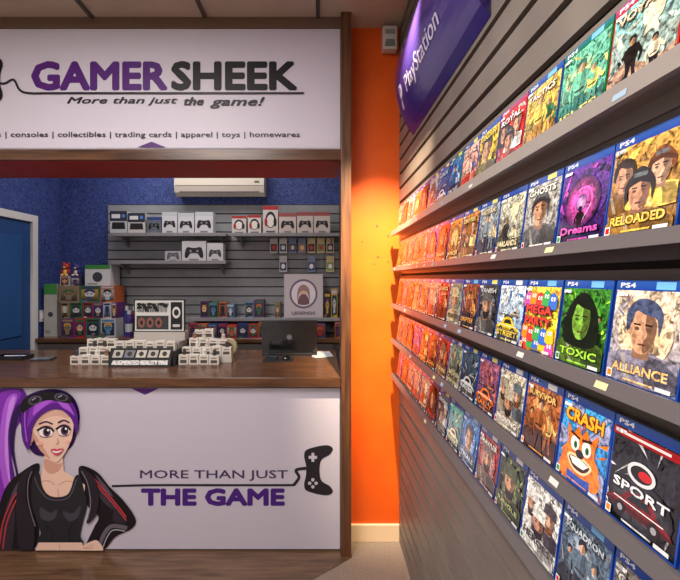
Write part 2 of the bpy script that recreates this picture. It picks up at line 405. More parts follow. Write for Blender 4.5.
# ------------------------------------------------------------------ game cases
W,H=1.335,1.66
def vary(c,t=.25):
    k=1+R.uniform(-t,t); return (c[0]*k,c[1]*k,c[2]*k,c[3])
def figure(A,cx,base,h,c1,c2,sk):
    p=lambda a,b:(cx+a*h,base+b*h)
    c1=c1[:3]+(.5,); c2=c2[:3]+(.5,)
    A.spl([p(-.16,0),p(-.12,.3),p(-.13,.48),p(.13,.48),p(.14,.25),p(.2,0),p(.1,0),p(.02,.36),p(-.06,0)],c2)
    A.spl([p(-.13,.45),p(-.2,.74),p(-.08,.82),p(.08,.82),p(.2,.74),p(.13,.45)],c1)
    A.spl([p(.0,.47),p(.02,.8),p(.12,.8),p(.16,.7),p(.1,.47)],mixc(c1,C(0,0,0,.5),.5))
    d=R.choice((-1,1))
    A.spl([p(.16*d,.78),p(.32*d,.62),p(.42*d,.74),p(.38*d,.66),p(.32*d,.52),p(.13*d,.66)],c1)
    A.spl([p(-.16*d,.78),p(-.3*d,.55),p(-.24*d,.38),p(-.2*d,.4),p(-.22*d,.55),p(-.1*d,.68)],c1)
    if R.random()<.5: A.line([p(.2*d,.5),p(.55*d,1.05)],.035*h,C(180,180,190))
    A.line([p(-.12,.5),p(.12,.5)],.03*h,C(30,20,14))
    A.ell(cx,base+.9*h,.075*h,.1*h,sk,12); A.spl([p(0,.81),p(.02,.98),p(.08,.9)],mixc(sk,C(30,14,8),.6)); A.spl([p(-.09,.9),p(-.07,1.02),p(.07,1.02),p(.09,.9),p(.02,.97)],c2)
def bust(A,cx,base,h,cl,sk,hr,kind=None):
    p=lambda a,b:(cx+a*h,base+b*h)
    cl=cl[:3]+(.6,); hr=hr[:3]+(.6,)
    A.spl([p(-.62,0),p(-.56,.25),p(-.2,.38),p(.2,.38),p(.56,.25),p(.62,0)],cl)
    A.poly([p(.1,0),p(.06,.36),p(.3,.34),p(.58,.2),p(.62,0)],mixc(cl,C(0,0,0,.6),.6))
    A.poly([p(-.3,.33),p(-.24,.34),p(-.1,0),p(-.18,0)],mixc(cl,C(200,190,170,.5),.4))
    A.poly([p(-.12,.3),p(.12,.3),p(.12,.5),p(-.12,.5)],mixc(sk,C(40,20,10),.6))
    if kind is None: kind=R.choice((0,1,2,3,3))
    if kind==1: A.spl([p(-.34,.3),p(-.32,.8),p(0,1.08),p(.32,.8),p(.34,.3)],hr)
    A.spl([p(-.19,.74),p(-.18,.56),p(-.1,.4),p(.02,.36),p(.13,.43),p(.18,.56),p(.19,.74),p(.1,.9),p(-.1,.9)],sk)
    A.spl([p(.05,.9),p(.03,.7),p(.07,.6),p(.02,.5),p(.04,.38),p(.13,.44),p(.18,.58),p(.18,.76)],mixc(sk,C(30,10,6,.3),.7))
    A.spl([p(-.14,.6),p(-.08,.56),p(-.1,.46),p(-.14,.5)],mixc(sk,C(90,40,24,.3),.4))
    if kind==2:
        A.spl([p(-.25,.5),p(-.27,.8),p(0,1.04),p(.27,.8),p(.25,.5),p(.19,.74),p(0,.8),p(-.19,.74)],hr)
        A.spl([p(-.25,.8),p(0,.88),p(.25,.8),p(.26,.72),p(0,.8),p(-.26,.72)],mixc(hr,C(0,0,0),.5)); A.rect(cx-.13*h,cx+.13*h,base+.88*h,base+.95*h,C(90,96,100,.5))
    elif kind==3:
        A.spl([p(-.18,.56),p(-.1,.5),p(.1,.5),p(.18,.56),p(.12,.35),p(-.08,.34)],hr); A.spl([p(-.24,.78),p(-.2,1.0),p(.2,1.0),p(.24,.78),p(.32,.75),p(-.28,.75)],cl)
    else:
        A.spl([p(-.24,.62),p(-.26,.88),p(-.1,1.03),p(.12,1.01),p(.26,.86),p(.23,.6),p(.18,.8),p(.02,.84),p(-.12,.88),p(-.17,.74)],hr)
    for d in (-.09,.08):
        A.ell(cx+d*h,base+.665*h,.04*h,.025*h,mixc(sk,C(0,0,0),.8),8); A.line([p(d-.05,.72),p(d+.05,.712)],.02*h,C(30,16,10))
    A.line([p(-.05,.475),p(.06,.475)],.018*h,C(90,36,30))
def car(A,cx,cy,w,col):
    p=lambda a,b:(cx+a*w,cy+b*w)
    A.spl([p(-.5,0),p(-.5,.12),p(-.3,.18),p(-.15,.32),p(.18,.32),p(.34,.17),p(.5,.1),p(.5,0)],col)
    A.spl([p(-.5,0),p(-.5,.06),p(0,.07),p(.5,.05),p(.5,0)],mixc(col,C(0,0,0),.6))
    A.poly([p(-.2,.18),p(-.1,.28),p(.14,.28),p(.24,.18)],C(20,26,36)); A.line([p(-.44,.13),p(.44,.12)],.015*w,C(240,240,240))
    for d in (-.3,.3): A.ell(cx+d*w,cy,.1*w,.1*w,C(12,12,14),14); A.ell(cx+d*w,cy,.05*w,.05*w,C(150,150,156),10)
def rays(A,cx,cy,col,n=9,r=1.4):
    for i in range(n):
        t=2*math.pi*i/n+.2
        A.poly([(cx,cy),(cx+r*math.cos(t),cy+r*math.sin(t)),(cx+r*math.cos(t+.28),cy+r*math.sin(t+.28))],col)
PAL=[((30,34,50),(140,70,40),(240,170,80)),((16,60,80),(70,160,150),(240,230,190)),((60,10,16),(190,30,24),(250,210,150)),((14,18,24),(60,84,104),(200,206,210)),
 ((200,190,150),(110,130,120),(50,40,50)),((36,20,80),(130,60,180),(250,180,220)),((90,56,20),(210,136,50),(255,226,140)),((10,36,90),(30,116,190),(220,236,250)),
 ((24,54,20),(90,150,40),(230,240,110)),((120,120,126),(206,200,194),(36,36,46)),((16,14,18),(70,20,20),(240,60,36))]
WORDS=['LEGENDS','STRIKE','RACER','WARFARE','KINGDOM','ISLAND','REDUX','ORIGINS','TRIALS','SHADOWS','VALLEY','OUTPOST','DRIFTER','FRONTIER','RAIDERS','NOVA','EMPIRE','HUNTER','CIRCUIT','ODYSSEY']
def cover(A,spec):
    st,(c1,c2,c3),ti=spec
    c1=C(*c1,1.0);c2=C(*c2,1.0);c3=C(*c3,.5)
    A.clip=(.03,W-.03,.03,H-.16)
    A.rect(.03,W-.03,.03,H-.16,c1,c2)
    for i in range(22):
        cx,cy=R.uniform(0,W),R.uniform(.05,1.45); L=R.uniform(.05,.32); w=R.uniform(.012,.07); t=R.uniform(-.9,.9)+(math.pi/2 if R.random()<.5 else 0)
        dx,dy=math.cos(t)*L,math.sin(t)*L; nx,ny=-math.sin(t)*w,math.cos(t)*w
        A.poly([(cx-dx,cy-dy),(cx+nx,cy+ny),(cx+dx,cy+dy),(cx-nx,cy-ny)],vary(mixc(R.choice((c1,c2,c2,c3)),R.choice((c1,c2,c3)),.4),.4))
    if st=='figs':
        A.ell(.65,.9,.42,.42,c3[:3]+(.8,),20,col2=c2)
        A.spl([(.0,.3),(.2,.5),(.45,.36),(.7,.55),(1,.4),(1.3,.5),(1.3,0),(0,0)],mixc(c1,C(10,10,14,1),.4))
        figure(A,.33,.2,.75,mixc(c2,C(20,20,20,1),.5),c1,C(214,160,126)); figure(A,1.0,.22,.8,c3,mixc(c2,c1,.5),C(214,160,126)); figure(A,.66,.12,1.1,vary(c2),mixc(c1,C(0,0,0,1),.3),C(226,176,140))
    elif st=='bust':
        A.ell(.68,.85,.5,.5,c3[:3]+(.9,),20,col2=c2)
        if R.random()<.5: figure(A,.22,.5,.5,c1,c1,C(190,140,110)); figure(A,1.12,.5,.5,c2,c1,C(190,140,110))
        sk=C(206,154,120,.4) if ti!='TOXIC' else C(120,170,60,.7)
        bust(A,.66,.08,1.25,mixc(c1,c3,.15),sk,mixc(c1,C(20,12,10,.4),.5),{'ALLIANCE':0,'TOXIC':1,'GHOSTS':2,'COLD OPS':2}.get(ti))
    elif st=='duo':
        bust(A,.3,.42,.85,c1,C(200,150,118,.4),C(40,26,20)); bust(A,1.0,.42,.85,c3,C(220,172,140,.4),C(110,60,30)); bust(A,.66,.04,1.0,mixc(c2,c1,.6),C(196,140,110,.4),C(24,20,22),R.choice((2,3)))
    elif st=='car':
        A.poly([(0,0),(1.3,0),(.8,.75),(.5,.75)],C(60,60,64,.6)); A.line([(.66,.0),(.66,.7)],.03,C(220,220,210)); car(A,.62,.32,1.05,c3); car(A,.95,.72,.42,mixc(c3,c1,.5)); car(A,.35,.74,.3,c2)
    elif st=='logo':
        A.ell(.66,.8,.5,.5,c3[:3]+(.9,),22,col2=c1); A.line([(.4,.7),(.5,1.0),(.8,1.05),(.95,.8),(.8,.55),(.5,.5)],.05,c3,True); A.ell(.66,.78,.16,.16,mixc(c3,C(255,255,255),.4),16,col2=c2); figure(A,.66,.2,.5,C(20,14,30),C(20,14,30),C(20,14,30))
    elif st=='land':
        A.ell(.85,1.1,.2,.2,c3,18)
        A.poly([(0,.4),(.3,.95),(.5,.6),(.8,1.1),(1.3,.45),(1.3,0),(0,0)],mixc(c1,c2,.5)); A.poly([(.8,1.1),(.7,.8),(.85,.85),(.95,.75),(1.0,.8)],c3); A.poly([(0,.0),(0,.45),(.4,.6),(.9,.3),(1.3,.4),(1.3,0)],c1)
        figure(A,.5,.18,.75,C(20,18,20),C(30,26,30),C(180,130,100)); figure(A,.95,.14,.55,c3,C(30,26,30),C(180,130,100))
    elif st=='party':
        cols=[(230,60,50),(60,170,80),(60,110,210),(250,200,40),(220,80,170),(250,140,30)]
        for i in range(15):
            cx,cy=.16+.25*(i%5),(.2,.42,1.2)[i//5]+.05*(i%2); A.spl([(cx-.14,cy-.16),(cx-.13,cy+.05),(cx-.05,cy+.16),(cx+.06,cy+.16),(cx+.13,cy+.05),(cx+.14,cy-.16)],C(*cols[i*7%6])); A.ell(cx-.04,cy+.04,.035,.05,C(255,255,255),8); A.ell(cx+.05,cy+.04,.035,.05,C(255,255,255),8); A.ell(cx-.03,cy+.04,.015,.02,C(0,0,0),6); A.ell(cx+.06,cy+.04,.015,.02,C(0,0,0),6)
    elif st=='beast':
        rays(A,.65,.8,mixc(c2,c3,.3))
        A.ell(.3,.25,.2,.2,c3); A.ell(1.05,.3,.18,.18,c3); A.spl([(.4,.02),(.45,.4),(.9,.4),(.95,.02)],C(40,80,170,.3))
        A.spl([(.22,.3),(.16,.55),(.3,.75),(.24,1.1),(.42,.96),(.55,1.12),(.65,.98),(.78,1.12),(.88,.96),(1.08,1.12),(1.02,.75),(1.16,.55),(1.08,.3),(.65,.22)],c3)
        A.spl([(.32,.52),(.5,.3),(.82,.3),(1.0,.52),(.65,.6)],C(250,210,160)); A.spl([(.38,.5),(.52,.34),(.8,.34),(.94,.5),(.65,.55)],C(60,12,16)); A.poly([(.4,.505),(.5,.4),(.65,.39),(.8,.4),(.92,.505),(.65,.55)],C(250,245,230))
        for d in (.5,.82): A.ell(d,.78,.12,.14,C(250,250,240)); A.ell(d+.02,.76,.05,.07,C(30,110,50)); A.ell(d+.02,.76,.02,.04,C(10,10,10)); A.line([(d-.14,.96 if d<.6 else .9),(d+.12,.9 if d<.6 else .96)],.05,C(60,20,10))
        A.ell(.66,.63,.11,.08,C(30,14,10))
    elif st=='gt':
        A.ell(.65,.45,.6,.4,C(70,74,84,1),20,col2=c1); car(A,.65,.26,1.05,C(110,16,20,.5)); A.ell(.65,.92,.26,.17,C(210,210,214)); A.ell(.65,.92,.2,.12,C(14,14,18)); A.ell(.72,.92,.12,.07,C(190,24,28)); A.rect(.03,W-.03,1.36,1.48,C(150,20,26)); A.rect(.2,1.1,1.4,1.44,C(220,210,210))
    tc=c3 if sum(c3[:3])>.6 else C(240,236,225)
    if sum(c1[:3])>1.2: tc=C(30,26,34)
    ty={'gt':.56,'party':.66,'beast':1.16,'logo':.2}.get(st, R.choice((.18,.24,1.2,1.25)))
    if ti in('ALLIANCE','RELOADED','TOXIC'): ty=.2
    hh={'party':.38,'beast':.28}.get(st,.17)
    if st=='party':
        for wd,a in (('MEGA',.86),('PARTY',.6)):
            A.text(wd,.12,1.2,a,a+.24,C(30,20,60),bold=.14); A.text(wd,.16,1.16,a+.02,a+.22,C(255,70,50),bold=.06)
    else:
        A.text(ti,.13,1.2,ty-.02,ty+hh,C(120,10,10) if st=='beast' else mixc(c1,C(0,0,0),.6),bold=.14 if st=='beast' else .09)
        A.text(ti,.15,1.18,ty,ty+hh-.02,(C(250,180,30) if st=='beast' else tc),bold=.05)
    A.rect(.4,.95,.08,.11,mixc(tc,c2,.3))
    A.rect(.06,.17,.06,.2,C(240,240,240)); A.rect(.075,.155,.085,.18,R.choice((C(40,140,60),C(230,130,20),C(200,30,30))))
    A.rect(1.0,1.25,.06,.12,C(220,220,224)); A.rect(.08,.3,1.4,1.46,C(230,230,235,.8))
    A.clip=None

ROWZ=[CZ+.28,CZ+.057,CZ-.175,CZ-.40,CZ-.625]
SP={(1,0):('duo',((110,74,34),(200,150,70),(240,200,90)),'RELOADED'),(1,1):('logo',((24,16,60),(90,40,140),(240,90,190)),'Dreams'),
(1,2):('bust',((90,90,96),(180,176,170),(70,66,70)),'GHOSTS'),(1,3):('land',((80,84,70),(190,190,170),(236,220,180)),'FARLANDS'),
(1,4):('figs',((50,60,80),(150,170,180),(230,210,170)),'WASTELAND'),
(2,0):('bust',((96,110,150),(226,200,170),(236,186,116)),'ALLIANCE'),(2,1):('bust',((14,34,16),(60,130,40),(170,230,70)),'TOXIC'),
(2,2):('party',((250,200,40),(255,226,80),(230,50,50)),'MEGA'),(2,3):('car',((60,120,180),(220,230,240),(240,200,30)),'STREET'),(2,4):('bust',((14,14,18),(60,64,70),(200,200,200)),'VANISH'),
(3,0):('gt',((14,14,18),(40,42,50),(230,230,235)),'SPORT'),(3,1):('beast',((30,90,170),(60,160,220),(236,120,30)),'CRASH'),
(3,2):('figs',((80,40,26),(180,100,50),(240,190,110)),'SURVIVOR'),(3,3):('duo',((150,140,120),(210,200,180),(90,100,110)),'PROVING'),(3,4):('car',((60,30,60),(150,90,120),(240,120,50)),'RALLY'),
(4,0):('bust',((40,40,42),(120,116,110),(190,186,180)),'COLD OPS'),(4,1):('figs',((30,36,50),(90,110,130),(180,190,200)),'SQUADRON'),
(4,2):('duo',((210,208,204),(236,234,230),(60,50,60)),'HEROES'),(4,3):('bust',((20,26,24),(60,70,50),(170,180,120)),'JUNGLE'),(4,4):('bust',((70,14,16),(160,40,34),(220,210,200)),'BRAWLER'),
(0,0):('land',((160,130,110),(120,190,190),(240,220,190)),'VOYAGE'),(0,1):('figs',((60,130,120),(110,190,160),(230,220,120)),'ISLES'),
(0,2):('figs',((190,140,60),(220,190,90),(60,120,80)),'TACTICS'),(0,3):('duo',((150,20,20),(220,40,30),(250,250,250)),'ROYAL'),(0,4):('bust',((20,18,20),(240,200,40),(250,230,90)),'GOLDEN'),(0,5):('figs',((230,60,40),(240,200,180),(60,60,150)),'FESTIVAL')}
STY=['figs','bust','duo','car','logo','land','figs','bust']
for r,zb_ in enumerate(ROWZ):
    M=MB()
    for k in range(-4,14):
        yl=.66+.138*k
        if yl>2.5: continue
        z=zb_+.0065; lean=.022
        U=Vector((0,-1,0)); V=Vector((lean,0,.166)).normalized(); N=U.cross(V)
        off=R.uniform(-.0015,.0015)
        O=Vector((.481,yl+off,z))
        up=R.random()
        bc=C(26,66,156) if (r>0 or up<.5) else R.choice((C(30,70,150),C(190,30,30),C(20,110,60)))
        M.obox(O,U*W*.1,V*H*.1,-N*.014,CASE,bc)
        A=Art(M,O,U*.1,V*.1,N,CASE,.00006)
        A.rect(.005,W-.005,H-.15,H-.005,bc,mixc(bc,C(70,130,220),.4))
        A.text('PS4',.09,.4,H-.12,H-.035,C(240,242,250),bold=.05)
        if R.random()<.6: A.rect(.78,1.1,H-.135,H-.02,R.choice((C(235,235,235),C(120,190,240),C(240,230,120))))
        sp=SP.get((r,k))
        if sp is None:
            sp=(R.choice(STY),R.choice(PAL),R.choice(WORDS))
        cover(A,sp)
    M.obj('game_case_row')
for r,zb_ in enumerate(ROWZ):
    M=MB(); lip=.036 if r==0 else .024
    cl=C(150,142,138) if r==0 else C(104,98,100)
    M.box(.462,XW,-.4,2.53,zb_-.002,zb_+.005,METAL,cl)
    z0=zb_-.012
    v=[(.455,z0),(.468,z0),(.472,zb_-.002),(.470,zb_+lip-.012),(.465,zb_+lip-.012)]
    pv=[(x,-.4,z) for x,z in v]+[(x,2.53,z) for x,z in v]; n=5
    M.add(pv,[(i,(i+1)%n,n+(i+1)%n,n+i) for i in range(n)]+[tuple(range(n)),tuple(range(n,2*n))],METAL,cl)
    M.box(XW-.006,XW,-.4,2.53,zb_-.03,zb_-.002,METAL,cl)
    for k in range(-3,14):
        if R.random()<.4:
            y=.6+.138*k+R.uniform(-.03,.03); w=.028
            zz0=z0+.006; zz1=z0+.017; g=lambda z:.455+(z-z0)*(.01/(lip))-.0008
            M.add([(g(zz0),y+w,zz0),(g(zz0),y,zz0),(g(zz1),y,zz1),(g(zz1),y+w,zz1)],[(0,1,2,3)],MATTE,R.choice((C(200,200,196),C(140,160,180),C(205,196,150))))
    M.obj('display_shelf')

# ------------------------------------------------------------------ back room
def shelf(name,x0,x1,z,y0=4.03,y1=4.268,col=C(136,136,142)):
    M=MB(); M.box(x0,x1,y0,y1,z-.02,z,METAL,col); M.box(x0,x1,y0-.004,y0,z-.03,z+.006,METAL,col)
    for x in (x0+.08,x1-.08):
        M.add([(x-.006,y1,z-.02),(x-.006,y0+.05,z-.02),(x-.006,y1,z-.14),(x+.006,y1,z-.02),(x+.006,y0+.05,z-.02),(x+.006,y1,z-.14)],[(0,1,2),(5,4,3),(0,3,4,1),(1,4,5,2),(2,5,3,0)],METAL,col)
    M.obj(name,bevel=.002)
ZA=2.212; ZCc=1.925; ZD=1.34
shelf('product_shelf',ex(110,4.03),ex(226,4.03),ZA); shelf('product_shelf',ex(231,4.03),.2,ZA); shelf('product_shelf',ex(110,4.03),ex(226,4.03),ZCc)
shelf('product_shelf',ex(186,4.0),.2,ZD,3.98)
def bart(M,x0,x1,z0,z1,y,mat=PRINT):
    k=(x1-x0); return Art(M,(x0,y,z0),(k,0,0),(0,0,z1-z0),(0,-1,0),mat,.0006)
def pbox(name,u0,u1,vt,z,Y,d,col,art):
    M=MB(); x0,x1=ex(u0,Y),ex(u1,Y); zt=ez(vt,Y)
    M.box(x0,x1,Y,Y+d,z,zt,PRINT,col); A=bart(M,x0,x1,z,zt,Y); art(A,(x1-x0)/(zt-z))
    return M.obj(name)
def a_ctrl(dark,strip):
    def f(A,asp):
        A.rect(0,1,.82,1,strip)
        A.spl([(.5+p[0]*.78,.45+p[1]*.78*asp*.95) for p in CTRL],dark)
        A.ell(.36,.5,.06,.06*asp,C(120,120,130),10); A.ell(.64,.5,.06,.06*asp,C(120,120,130),10); A.rect(.3,.7,.05,.12,C(120,120,130))
    return f
def a_cons(A,asp):
    A.rect(0,1,.55,1,C(40,44,60)); A.poly([(.1,.2),(.9,.2),(.86,.5),(.14,.5)],C(30,30,34)); A.rect(.1,.6,.68,.86,C(200,202,210)); A.ell(.8,.78,.1,.1*asp,C(70,120,200))
def a_head(A,asp):
    A.rect(0,1,.86,1,C(160,40,46)); A.ell(.5,.5,.34,.3,C(40,36,44),20); A.ell(.5,.46,.25,.23,C(215,210,208),20)
    for d in (.2,.8): A.ell(d,.42,.1,.16,C(160,40,46) if d<.5 else C(30,30,36),14)
    A.rect(.2,.8,.04,.1,C(90,90,100))
WB=C(192,192,200)
pbox('console_box',110,127,211,ZA,4.05,.2,C(176,176,184),a_cons); pbox('console_box',128,145,213,ZA,4.05,.2,C(186,182,182),a_cons)
for a,b,c in ((162,177,212),(178,194,213),(195,213,212)): pbox('controller_box',a,b,c,ZA,4.05,.1,WB,a_ctrl(C(30,30,36),C(176,180,190)))
pbox('controller_box',147,161,217,ZA,4.05,.1,C(90,96,110),a_ctrl(C(20,20,26),C(40,60,120)))
pbox('controller_box',182,206,241,ZCc,4.05,.1,WB,a_ctrl(C(30,30,36),C(195,195,200))); pbox('controller_box',207,223,243,ZCc,4.05,.1,WB,a_ctrl(C(60,60,66),C(195,195,200)))
pbox('controller_box',165,181,249,ZCc,4.05,.1,C(170,170,178),a_ctrl(C(90,90,96),C(60,60,80)))
for a,b,c in ((232,246,216),(248,261,215),(263,278,206)): pbox('headset_box',a,b,c,ZA,4.05,.12,C(196,190,190),a_head)
for a,b,c in ((279,296,213),(297,313,212),(314,330,212)): pbox('headset_box',a,b,c,ZA,4.05,.12,C(192,180,178),a_ctrl(C(40,34,40),C(150,80,80)))
M=MB()
for rr,(vt,vb) in enumerate(((238,253),(256,272))):
    for i in range(7):
        if rr==1 and i in (0,2,3,5): continue
        u=270+9.4*i; Y=4.2
        x0,x1,z0,z1=ex(u,Y),ex(u+7.6,Y),ez(vb,Y),ez(vt,Y)
        M.box(x0,x1,Y,Y+.01,z0,z1,PRINT,R.choice((C(206,202,196),C(190,186,190),C(180,90,80),C(120,130,160),C(200,180,140))))
        A=bart(M,x0,x1,z0,z1,Y); A.rect(.1,.9,.1,.6,R.choice((C(40,60,110),C(60,50,50),C(180,120,90),C(120,150,90)))); A.ell(.5,.36,.26,.16,R.choice((C(230,200,160),C(200,60,60),C(230,230,230))),12)
        M.cyl(((x0+x1)/2,Y-.03,z1-.012),((x0+x1)/2,YB-.03,z1-.012),.003,seg=8,mat=METAL,col=C(190,190,190))
M.obj('hanging_accessory_packs')
M=MB(); x0,x1=ex(174,4.08),ex(264,4.08); z0=ez(195,4.08)
pr=[(4.297,z0+.02),(4.16,z0),(4.10,z0+.03),(4.08,z0+.1),(4.09,z0+.27),(4.12,z0+.29),(4.297,z0+.29)]; n=len(pr)
M.add([(x0,y,z) for y,z in pr]+[(x1,y,z) for y,z in pr],[(i,(i+1)%n,n+(i+1)%n,n+i) for i in range(n)]+[tuple(range(n)),tuple(range(n,2*n))],GLOSS,C(186,178,168))
M.box(x0+.05,x1-.05,4.095,4.11,z0+.03,z0+.045,MATTE,C(90,86,84)); M.box(x0+.01,x1-.01,4.077,4.083,z0+.1,z0+.105,MATTE,C(130,126,120)); M.box(x1-.1,x1-.05,4.078,4.082,z0+.13,z0+.15,MATTE,C(60,90,60))
M.obj('air_conditioner',bevel=.005)
M=MB(); M.box(XL+.05,.2,3.86,4.26,1.11,1.15,WOODH); M.box(XL+.05,.2,3.9,4.26,0,1.11,MATTE,C(60,52,52))
for i in range(5): M.box(XL+.06+.6*i,XL+.6+.6*i,3.892,3.9,.1,1.09,MATTE,C(84,74,72))
M.obj('back_counter',bevel=.003)
TC=[(150,36,36),(36,50,100),(180,140,60),(54,96,64),(170,170,178),(90,44,96),(34,34,40),(170,90,50),(80,120,150),(130,110,86),(28,28,34),(40,30,36),(60,60,90)]
def a_toy(A,asp):
    c=C(*R.choice(TC)); A.rect(.08,.92,.1,.78,C(30,28,36),C(*R.choice(TC))); A.ell(.5,.52,.27,.2,R.choice((C(206,162,130),C(190,190,190),c)),14); A.spl([(.24,.56),(.3,.76),(.7,.76),(.76,.56),(.5,.68)],C(*R.choice(TC))); A.rect(.36,.64,.16,.36,c)
    A.ell(.4,.52,.05,.04,C(10,10,10),8); A.ell(.6,.52,.05,.04,C(10,10,10),8)
    A.rect(.1,.9,.84,.95,c); A.rect(.1,.4,.04,.12,C(*R.choice(TC)))
def toyrow(M,u0,u1,z,Y,d,hmin,hmax,wpx=(9,13),skip=0):
    u=u0
    while u<u1-wpx[0]*.6:
        w=R.uniform(*wpx); h=R.uniform(hmin,hmax); x0,x1=ex(u,Y),ex(min(u+w,u1),Y)
        y=Y+R.uniform(0,.02)
        if R.random()>=skip:
            M.box(x0,x1,y,y+d,z,z+h,PRINT,C(*R.choice(TC))); a_toy(bart(M,x0,x1,z,z+h,y),1)
        u+=w+.5
M=MB(); toyrow(M,200,280,ZD,4.02,.14,.13,.19,(7,10),.15); toyrow(M,324,338,ZD,4.02,.14,.2,.3,(6,8)); M.obj('collectible_figure_boxes')
M=MB(); toyrow(M,188,340,1.15,3.9,.1,.11,.155,(7,11),.12); M.obj('collectible_figure_boxes')
M=MB()
for j,(y,n,u) in enumerate(((4.12,7,126),(3.97,6,130))):
    for i in range(n):
        x=ex(u+8.5*i,y)+R.uniform(-.01,.01); h=R.uniform(.26,.40)*(1 if j==0 else .7); c=C(*R.choice(((40,30,90),(24,24,30),(60,40,110),(30,50,110),(20,20,24),(90,30,60),(120,50,40))))
        M.cyl((x,y,1.15),(x,y,1.15+h*.7),.034,.036,seg=14,mat=GLOSS,col=c); M.cyl((x,y,1.15+h*.7),(x,y,1.15+h*.85),.036,.016,seg=14,mat=GLOSS,col=c); M.cyl((x,y,1.15+h*.85),(x,y,1.15+h),.018,seg=12,mat=GLOSS,col=C(180,180,190))
        M.cyl((x,y,1.15+h*.2),(x,y,1.15+h*.5),.0368,seg=14,mat=MATTE,col=C(*R.choice(TC)))
M.obj('drink_bottles')
M=MB()
toyrow(M,60,118,1.15,3.92,.2,.19,.19,(9,15)); toyrow(M,61,116,1.34,3.95,.2,.16,.16,(7,13)); toyrow(M,59,114,1.50,3.97,.2,.17,.17,(12,20))
toyrow(M,60,82,1.67,4.0,.14,.10,.10,(7,11))
M.obj('stacked_toy_boxes')
def plush(x,y,z,s,c1,c2):
    M=MB()
    M.ell((x,y,z+.38*s),(.3*s,.24*s,.38*s),MATTE,c1); M.ell((x,y-.02*s,z+.9*s),(.34*s,.3*s,.3*s),MATTE,c1)
    for d in (-1,1):
        M.ell((x+d*.24*s,y,z+1.18*s),(.12*s,.07*s,.14*s),MATTE,c1); M.ell((x+d*.34*s,y-.1*s,z+.45*s),(.1*s,.12*s,.22*s),MATTE,c1)
        M.ell((x+d*.2*s,y-.26*s,z+.11*s),(.13*s,.2*s,.11*s),MATTE,c2); M.ell((x+d*.12*s,y-.3*s,z+.95*s),(.04*s,.03*s,.05*s),GLOSS,C(10,10,10))
    M.ell((x,y-.28*s,z+.82*s),(.13*s,.08*s,.09*s),MATTE,c2); M.ell((x,y-.2*s,z+.38*s),(.18*s,.08*s,.24*s),MATTE,c2)
    M.obj('plush_toy',smooth=True)
plush(ex(65.5,4.05),4.06,1.77,.11,C(170,40,40),C(220,180,90)); plush(ex(76,4.05),4.06,1.77,.1,C(60,50,120),C(200,190,180))
def a_x(A,asp):
    A.rect(0,1,.8,1,C(60,130,60)); A.ell(.5,.42,.2,.2*asp,C(60,60,66)); A.rect(.1,.5,.06,.12,C(130,130,130))
pbox('console_box',85,110,265,1.671,4.02,.2,C(196,196,202),a_x)
pbox('product_carton',44,57,284,1.15,4.0,.15,C(166,162,158),a_x)
def a_big(A,asp):
    A.rect(.04,.96,.03,.97,C(186,176,184)); A.ell(.5,.55,.36,.36*asp*1.05,C(110,90,116),26); A.ell(.5,.55,.31,.31*asp*1.05,C(216,204,214),26)
    A.ell(.5,.62,.12,.1,C(208,170,150)); A.spl([(.34,.4),(.36,.66),(.5,.76),(.64,.66),(.66,.4),(.58,.6),(.42,.6)],C(150,120,120)); A.spl([(.36,.32),(.42,.52),(.58,.52),(.64,.32)],C(110,80,90)); A.text('LEGENDS',.2,.8,.08,.15,C(90,70,100),bold=.05)
pbox('collector_box',284,323,274,ZD,4.0,.2,C(180,172,180),a_big)

# ------------------------------------------------------------------ on the counter
ZT=1.12
M=MB()
xa,xb=-1.50,-1.06
M.box(xa-.02,xb+.02,2.80,3.1,ZT,ZT+.10,MATTE,C(30,30,34))
v=[(xa,2.76,ZT),(xb,2.76,ZT),(xb,2.80,ZT+.125),(xa,2.80,ZT+.125),(xa,2.81,ZT),(xb,2.81,ZT),(xb,2.81,ZT+.125),(xa,2.81,ZT+.125)]
M.add(v,[(0,1,2,3),(4,7,6,5),(0,3,7,4),(1,5,6,2),(3,2,6,7),(0,4,5,1)],MATTE,C(24,24,28))
A=Art(M,(xa,2.76,ZT),(xb-xa,0,0),(0,.04,.125),Vector((0,-.95,.3)),MATTE,.0004)
A.text('AUGMENTED REALITY PINS',.04,.96,.1,.36,C(236,236,236),bold=.06)
for i in range(5): A.poly([(.04+.19*i,.5),(.2+.19*i,.5),(.22+.19*i,.9),(.06+.19*i,.9)],R.choice((C(190,186,180),C(120,124,140),C(206,200,190)))); A.ell(.13+.19*i,.7,.04,.13,C(60,50,50),12)
M.box(xa+.02,xb,2.92,3.1,ZT+.10,ZT+.15,MATTE,C(190,188,186))
hx0,hx1,hy=-1.43,-1.04,3.0; zh=1.335
M.box(hx0,hx1,hy,hy+.09,ZT+.15,zh,MATTE,C(190,184,178))
M.box(hx0,hx1,hy,hy+.012,zh,1.585,PRINT,C(26,26,30))
A=bart(M,hx0,hx1,zh,1.585,hy); A.rect(.02,.98,.03,.97,C(216,216,214)); A.text('PINFINITY',.05,.69,.6,.9,C(26,26,30),bold=.1,n=6)
A.rect(.05,.68,.08,.5,C(60,60,66))
for i in range(3): A.ell(.15+.17*i,.29,.07,.16,R.choice((C(180,160,130),C(140,90,80),C(210,210,210))),12); A.ell(.15+.17*i,.29,.03,.07,C(30,30,36),10)
A.rect(.73,.95,.08,.92,C(30,30,36)); A.ell(.84,.6,.08,.18,C(220,220,220)); A.ell(.84,.6,.05,.1,C(40,40,50)); A.rect(.77,.91,.16,.24,C(200,200,200))
